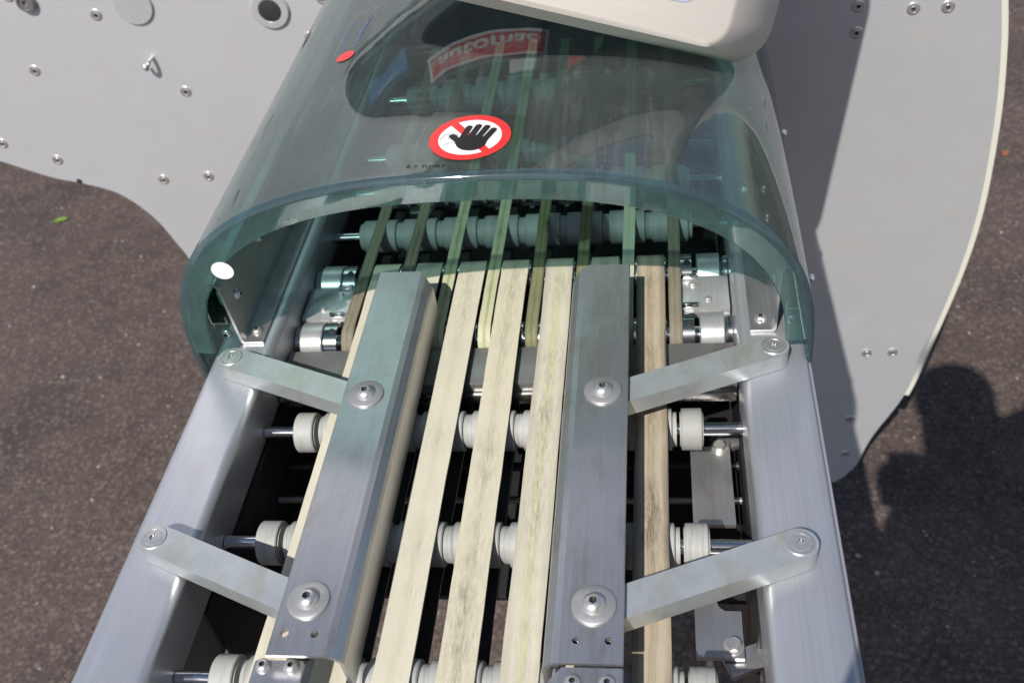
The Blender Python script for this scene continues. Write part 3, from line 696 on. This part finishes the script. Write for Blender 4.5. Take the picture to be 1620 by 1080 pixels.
for x0, x1, y1 in ((-.0050, -.0055, .0122), (.0008, .0010, .0152), (.0065, .0078, .0152), (.0122, .0142, .0125)): hand += capsule((x0, -.003), (x1, y1), .0025)
hand += capsule((-.005, -.0085), (-.0135, -.0015), .0027); hand += [[(-.0078, -.011), (.0, -.016), (.0, -.004), (-.0078, -.0035)]]
decal('sign_hand', hand, .0012, 'black_print', film, SC, SR + radians(-6))
face = [(-.0215, -.0065), (-.0222, -.004), (-.0205, -.002), (-.0205, .0010), (-.0170, .0042), (-.0125, .0045), (-.0105, .0022), (-.0110, .0008), (-.0095, .0012)]
decal('sign_outline', line_tris(face, .0003) + line_tris([(-.0180, .0012), (-.0110, .0012), (-.0135, -.0050)], .0003) + line_tris([(-.0160, -.0020), (-.0145, -.0012), (-.0138, -.0032), (-.0153, -.0040), (-.0160, -.0020)], .0003) + line_tris([(-.0120, -.0045), (-.0070, -.0045)], .0003) + line_tris([(-.0175, -.0120), (-.0125, -.0088), (-.0020, -.0090)], .0003), .0010, 'black_print', film, SC, SR)
text_on('sticker_code', 'B. F. TU.08.7', .0048, 'black_print', film, lambda u, v: on_top(-.0270 + u + .16 * v, .2025 + v - .10 * u, .0006), .00005, 0, 1.15)
# label with rows of small print and the red oval on the left shoulder
def shoulder(u, v):      # u along the cover (away from the viewer), v up the slope
    return on_top(-.137 + v * .62 + .0 * u, .432 + u, .0005)
lab = tc(decal('maker_label', grid_tris(-.014, .016, -.040, .052, 6, 8), .0004, 'film', None, (-.136, .452), 0))
lab['label'] = 'translucent maker label with blue lettering'
text_on('lettering', 'ooupaxcc', .0125, 'navy_print', lab, lambda u, v: on_top(-.131 + v * .62 + .06 * u, .455 + u, .0007), .0001, 0, 1.35)
decal('small_print', sum([line_tris([(-.006 - .0022 * i, -.034), (-.006 - .0022 * i, .040 - .006 * (i % 3))], .00035) for i in range(4)], []), .0007, 'navy_print', lab, (-.1355, .452))
oval = [[(.0095 * cos(t), .0062 * sin(t) * 1.3) for t in [2 * pi * i / 32 for i in range(32)]]]
ov = tc(decal('red_oval_sticker', ring_tris(0, .0085, 32, 3), .0010, 'red_print', None, (-.136, .4085), 0)); ov['label'] = 'small bright red oval sticker'
# white round sticker on the flange
bm = bmesh.new(); prism(bm, [(.0092 * cos(t), .0085 * sin(t)) for t in [2 * pi * i / 36 for i in range(36)]], 0, .0004, 'xz')
wd = tc(mesh_obj('white_dot', bm, 'white_print', None, (-.2035, TY - .0006, .1075))); wd['label'] = 'white round sticker on the front flange'
for s, y in ((1, .272), (1, .50), (-1, .36), (-1, .60)):
    bm = bmesh.new(); lathe_bm(bm, [(0, 0), (.0016, 0), (.0016, .004), (.0030, .0042), (.0034, .0052), (.0034, .0075), (.0026, .0088), (0, .0090)], 20, 'x')
    o = tc(mesh_obj('cover_screw', bm, 'screw', None, (TX + s * (TA + .0002), y, .012), 40)); o.rotation_euler = (0, 0, 0 if s > 0 else pi)

# ------------------------------------------------------------------ control terminal
CT = empty('control_terminal', 'cream plastic control terminal tilted above the tunnel cover', 'terminal', (.12, .5, .3))
def ct(o): o.parent = CT; o.matrix_parent_inverse = Matrix.Translation((-.12, -.5, -.3)); return o
tN = Vector((.43385, -.86770, .24264)); tu = Vector((.89443, .44721, 0)); tw = Vector((-.10851, .21703, .97012)); P0 = Vector((.05, .30, .235))
e1 = tu * .918 - tw * .396; e2 = tu * .396 + tw * .918
def tp(a, b, off): return P0 + e1 * a + e2 * b - tN * off
def bow(x, y, k): return y + k * max(0.0, (.20 - x)) ** 2 * max(0, 1 - y / .12)
layers = [((-.100, .160, .0135, .272), .018, .0), ((-.107, .166, .0093, .278), .022, .0025), ((-.150, .238, -.002, .300), .034, .056), ((-.153, .242, -.0035, .304), .036, .062), ((-.148, .237, .002, .299), .034, .072), ((-.06, .17, .05, .24), .03, .095)]
bm = bmesh.new(); rings = []
for (x0, x1, y0, y1), r, off in layers: rings.append([bm.verts.new(tp(px, bow(px, py, .16), off)) for px, py in rrect(x0, x1, y0, y1, r, 8)])
n = len(rings[0])
for A, B in zip(rings, rings[1:]):
    for k in range(n): bm.faces.new((A[k], A[(k + 1) % n], B[(k + 1) % n], B[k]))
bm.faces.new(rings[0]); bm.faces.new(rings[-1])
bevel(bm, .005, 4, 25)
ct(mesh_obj('casing', bm, 'terminal', smooth=32))
bm = bmesh.new(); a = [bm.verts.new(tp(px, py, -.0006)) for px, py in rrect(-.072, .128, .040, .245, .012, 6)]; bm.faces.new(a); ct(mesh_obj('screen', bm, 'screen'))
c0 = tp(.045, .15, .094); ct(tube('support_arm', catmull([c0, c0 + Vector((-.05, .10, .03)), Vector((.0, .68, .46)), Vector((-.02, .84, .60)), Vector((-.02, WY - .004, .61))], 8), .016, 'black', None, 16))
ct(bbox_obj('arm_flange', (-.02, WY - .008, .61), (.08, .012, .08), 'black', None, .002))

# ------------------------------------------------------------------ leaves and grit on the asphalt
def leaf(name, outline, loc, rz, size, col, label):
    bm = bmesh.new(); L = [bm.verts.new((x * size, y * size, .12 * size * (abs(y) * 2.2 + .5 * x * x) + .002)) for x, y in outline]
    mid = bm.verts.new((.02 * size, 0, .0015))
    for i in range(len(L)): bm.faces.new((L[i], L[(i + 1) % len(L)], mid))
    r = bmesh.ops.extrude_face_region(bm, geom=bm.faces[:]); bmesh.ops.translate(bm, verts=[v for v in r['geom'] if isinstance(v, bmesh.types.BMVert)], vec=(0, 0, .0008))
    o = mesh_obj(name, bm, plain(name + ' skin', col, .6, 0, .25, 120), None, loc); o.rotation_euler = (0, 0, rz); return tag(o, label, 'leaf')
lf = [(-.55, 0), (-.3, -.18), (-.1, -.28), (.12, -.20), (.2, -.30), (.38, -.16), (.55, -.05), (.45, .10), (.30, .16), (.22, .30), (.02, .22), (-.2, .26), (-.4, .12)]
leaf('green_leaf', lf, (-1.676, 1.919, GZ + .001), .35, .044, (.17, .26, .05), 'single bright green leaf lying on the asphalt at left')
leaf('orange_leaf', lf, (1.0616, 2.032, GZ + .001), 1.1, .032, (.30, .10, .05), 'small orange brown dry leaf on the asphalt at right')
bm = bmesh.new()
for i in range(900):
    x, y = random.uniform(-2.4, 1.6), random.uniform(.1, 3.0)
    if abs(x) < .1: continue
    s_ = random.choice((.0018, .0022, .003, .0038)) * random.uniform(.7, 1.3)
    m = Matrix.Translation((x, y, GZ + s_ * .4)) @ Matrix.Rotation(random.random() * 6, 4, 'Z') @ Matrix.Rotation(random.random() * .6, 4, 'X') @ Matrix.Diagonal((s_ * random.uniform(.8, 1.7), s_, s_ * .6, 1))
    bmesh.ops.create_icosphere(bm, subdivisions=1, radius=1.0, matrix=m)
gr = mesh_obj('grit', bm, 'stone'); gr['kind'] = 'stuff'; gr['label'] = 'pale stone grit scattered over the asphalt'; gr['category'] = 'grit'

# ------------------------------------------------------------------ the person taking the picture, leaning in beside the conveyor
def person():
    J = {'pelvis': ((.42, -.86, -.10), .165), 'waist': ((.36, -.74, .10), .20), 'chest': ((.315, -.56, .33), .250), 'upper': ((.335, -.43, .50), .165), 'neck': ((.31, -.33, .60), .090),
         'jaw': ((.285, -.295, .655), .078), 'skull': ((.272, -.285, .715), .096), 'crown': ((.272, -.29, .770), .070),
         'sl': ((.235, -.455, .560), .085), 'el': ((.205, -.57, .33), .085), 'wl': ((.195, -.52, .49), .032), 'hl': ((.170, -.475, .550), .030),
         'sr': ((.58, -.27, .605), .110), 'er': ((.60, -.44, .30), .060), 'wr': ((.29, -.49, .50), .032), 'hr': ((.235, -.470, .580), .032),
         'tl': ((.36, -.92, -.16), .105), 'kl': ((.355, -.84, -.56), .072), 'al': ((.355, -.98, -.97), .046), 'fl': ((.345, -.86, -1.015), .036),
         'tr': ((.55, -.88, -.16), .105), 'kr': ((.56, -.76, -.56), .072), 'ar': ((.57, -.90, -.97), .046), 'fr': ((.58, -.78, -1.015), .036)}
    E_ = [('pelvis', 'waist'), ('waist', 'chest'), ('chest', 'upper'), ('upper', 'neck'), ('neck', 'jaw'), ('jaw', 'skull'), ('skull', 'crown'), ('upper', 'sl'), ('sl', 'el'), ('el', 'wl'), ('wl', 'hl'),
          ('upper', 'sr'), ('sr', 'er'), ('er', 'wr'), ('wr', 'hr'), ('pelvis', 'tl'), ('tl', 'kl'), ('kl', 'al'), ('al', 'fl'), ('pelvis', 'tr'), ('tr', 'kr'), ('kr', 'ar'), ('ar', 'fr')]
    names = list(J); V = [Vector(J[k][0]) for k in names]; R = [J[k][1] for k in names]; E2 = [(names.index(a), names.index(b)) for a, b in E_]
    def add(p, r, frm): V.append(Vector(p)); R.append(r); E2.append((frm, len(V) - 1)); return len(V) - 1
    for h, sg in (('hl', -1), ('hr', 1)):       # fingers and thumb closed round the camera grip
        hb = names.index(h); b = V[hb]
        for q, ln in enumerate((.030, .034, .032, .026)):
            a = add(b + Vector((sg * -.004, -.012 + .013 * (q - 1), .030)), .0085, hb); a = add(V[a] + Vector((-sg * .012, .0, ln * .6)), .008, a); add(V[a] + Vector((-sg * .016, 0, ln * .25)), .007, a)
        a = add(b + Vector((-sg * .026, -.012, .004)), .010, hb); add(V[a] + Vector((-sg * .014, 0, .022)), .008, a)
    me = bpy.data.meshes.new('person'); me.from_pydata([v - Vector((.46, -.88, GZ)) for v in V], E2, [])
    o = bpy.data.objects.new('person', me); COL.objects.link(o); o.location = (.46, -.88, GZ)
    m = o.modifiers.new('skin', 'SKIN'); m.use_smooth_shade = True
    for i, d in enumerate(me.skin_vertices[0].data): d.radius = (R[i], R[i]); d.use_root = (i == 0)
    sb = o.modifiers.new('sub', 'SUBSURF'); sb.levels = 2; sb.render_levels = 2
    bpy.context.view_layer.update(); m2 = bpy.data.meshes.new_from_object(o.evaluated_get(bpy.context.evaluated_depsgraph_get()))
    o.modifiers.clear(); o.data = m2; m2.materials.clear()
    for mt in (M['cloth'], plain('skin', (.50, .30, .22), .55, 0, .06, 30), plain('brown hair', (.05, .03, .02), .6), plain('blue jeans', (.04, .06, .12), .9), plain('shoe leather', (.02, .02, .02), .5)): m2.materials.append(mt)
    for p in m2.polygons:
        c = p.center + Vector((.46, -.88, GZ)); p.use_smooth = True
        if c.z > .56: p.material_index = 2 if (c.z > .715 or c.y < -.31 and c.z > .64) else 1
        elif (c - Vector((.170, -.475, .57))).length < .06 or (c - Vector((.235, -.470, .60))).length < .06: p.material_index = 1
        elif c.z < -.985: p.material_index = 4
        elif c.z < -.06: p.material_index = 3
    return tag(o, 'person in dark clothes leaning in, whose shadow falls on the asphalt at right', 'person')
person()
# the camera in that person's hands, right behind the viewpoint
cb = Vector((0.14243, -0.39531, 0.57153)) - cF * .085 - cU * .004
PC = empty('photo_camera', 'black camera held up in both hands by the person leaning in', 'camera', cb)
Rm = Matrix((cX, cU, -cF)).transposed()
bm = bmesh.new(); box(bm, (.012, 0, 0), (.108, .082, .055)); box(bm, (0, .052, 0), (.055, .026, .05)); box(bm, (.055, -.004, -.030), (.026, .078, .02)); bmesh.ops.rotate(bm, verts=bm.verts, cent=(0, 0, 0), matrix=Rm)
mesh_obj('camera_body', bm, 'black', PC)
bm = bmesh.new(); lathe_bm(bm, [(.030, -.026), (.034, -.030), (.034, -.056), (.036, -.058), (.036, -.070), (.030, -.070), (.028, -.050), (0, -.048)], 32, 'z'); bmesh.ops.rotate(bm, verts=bm.verts, cent=(0, 0, 0), matrix=Rm)
mesh_obj('lens', bm, 'black', PC, smooth=35)
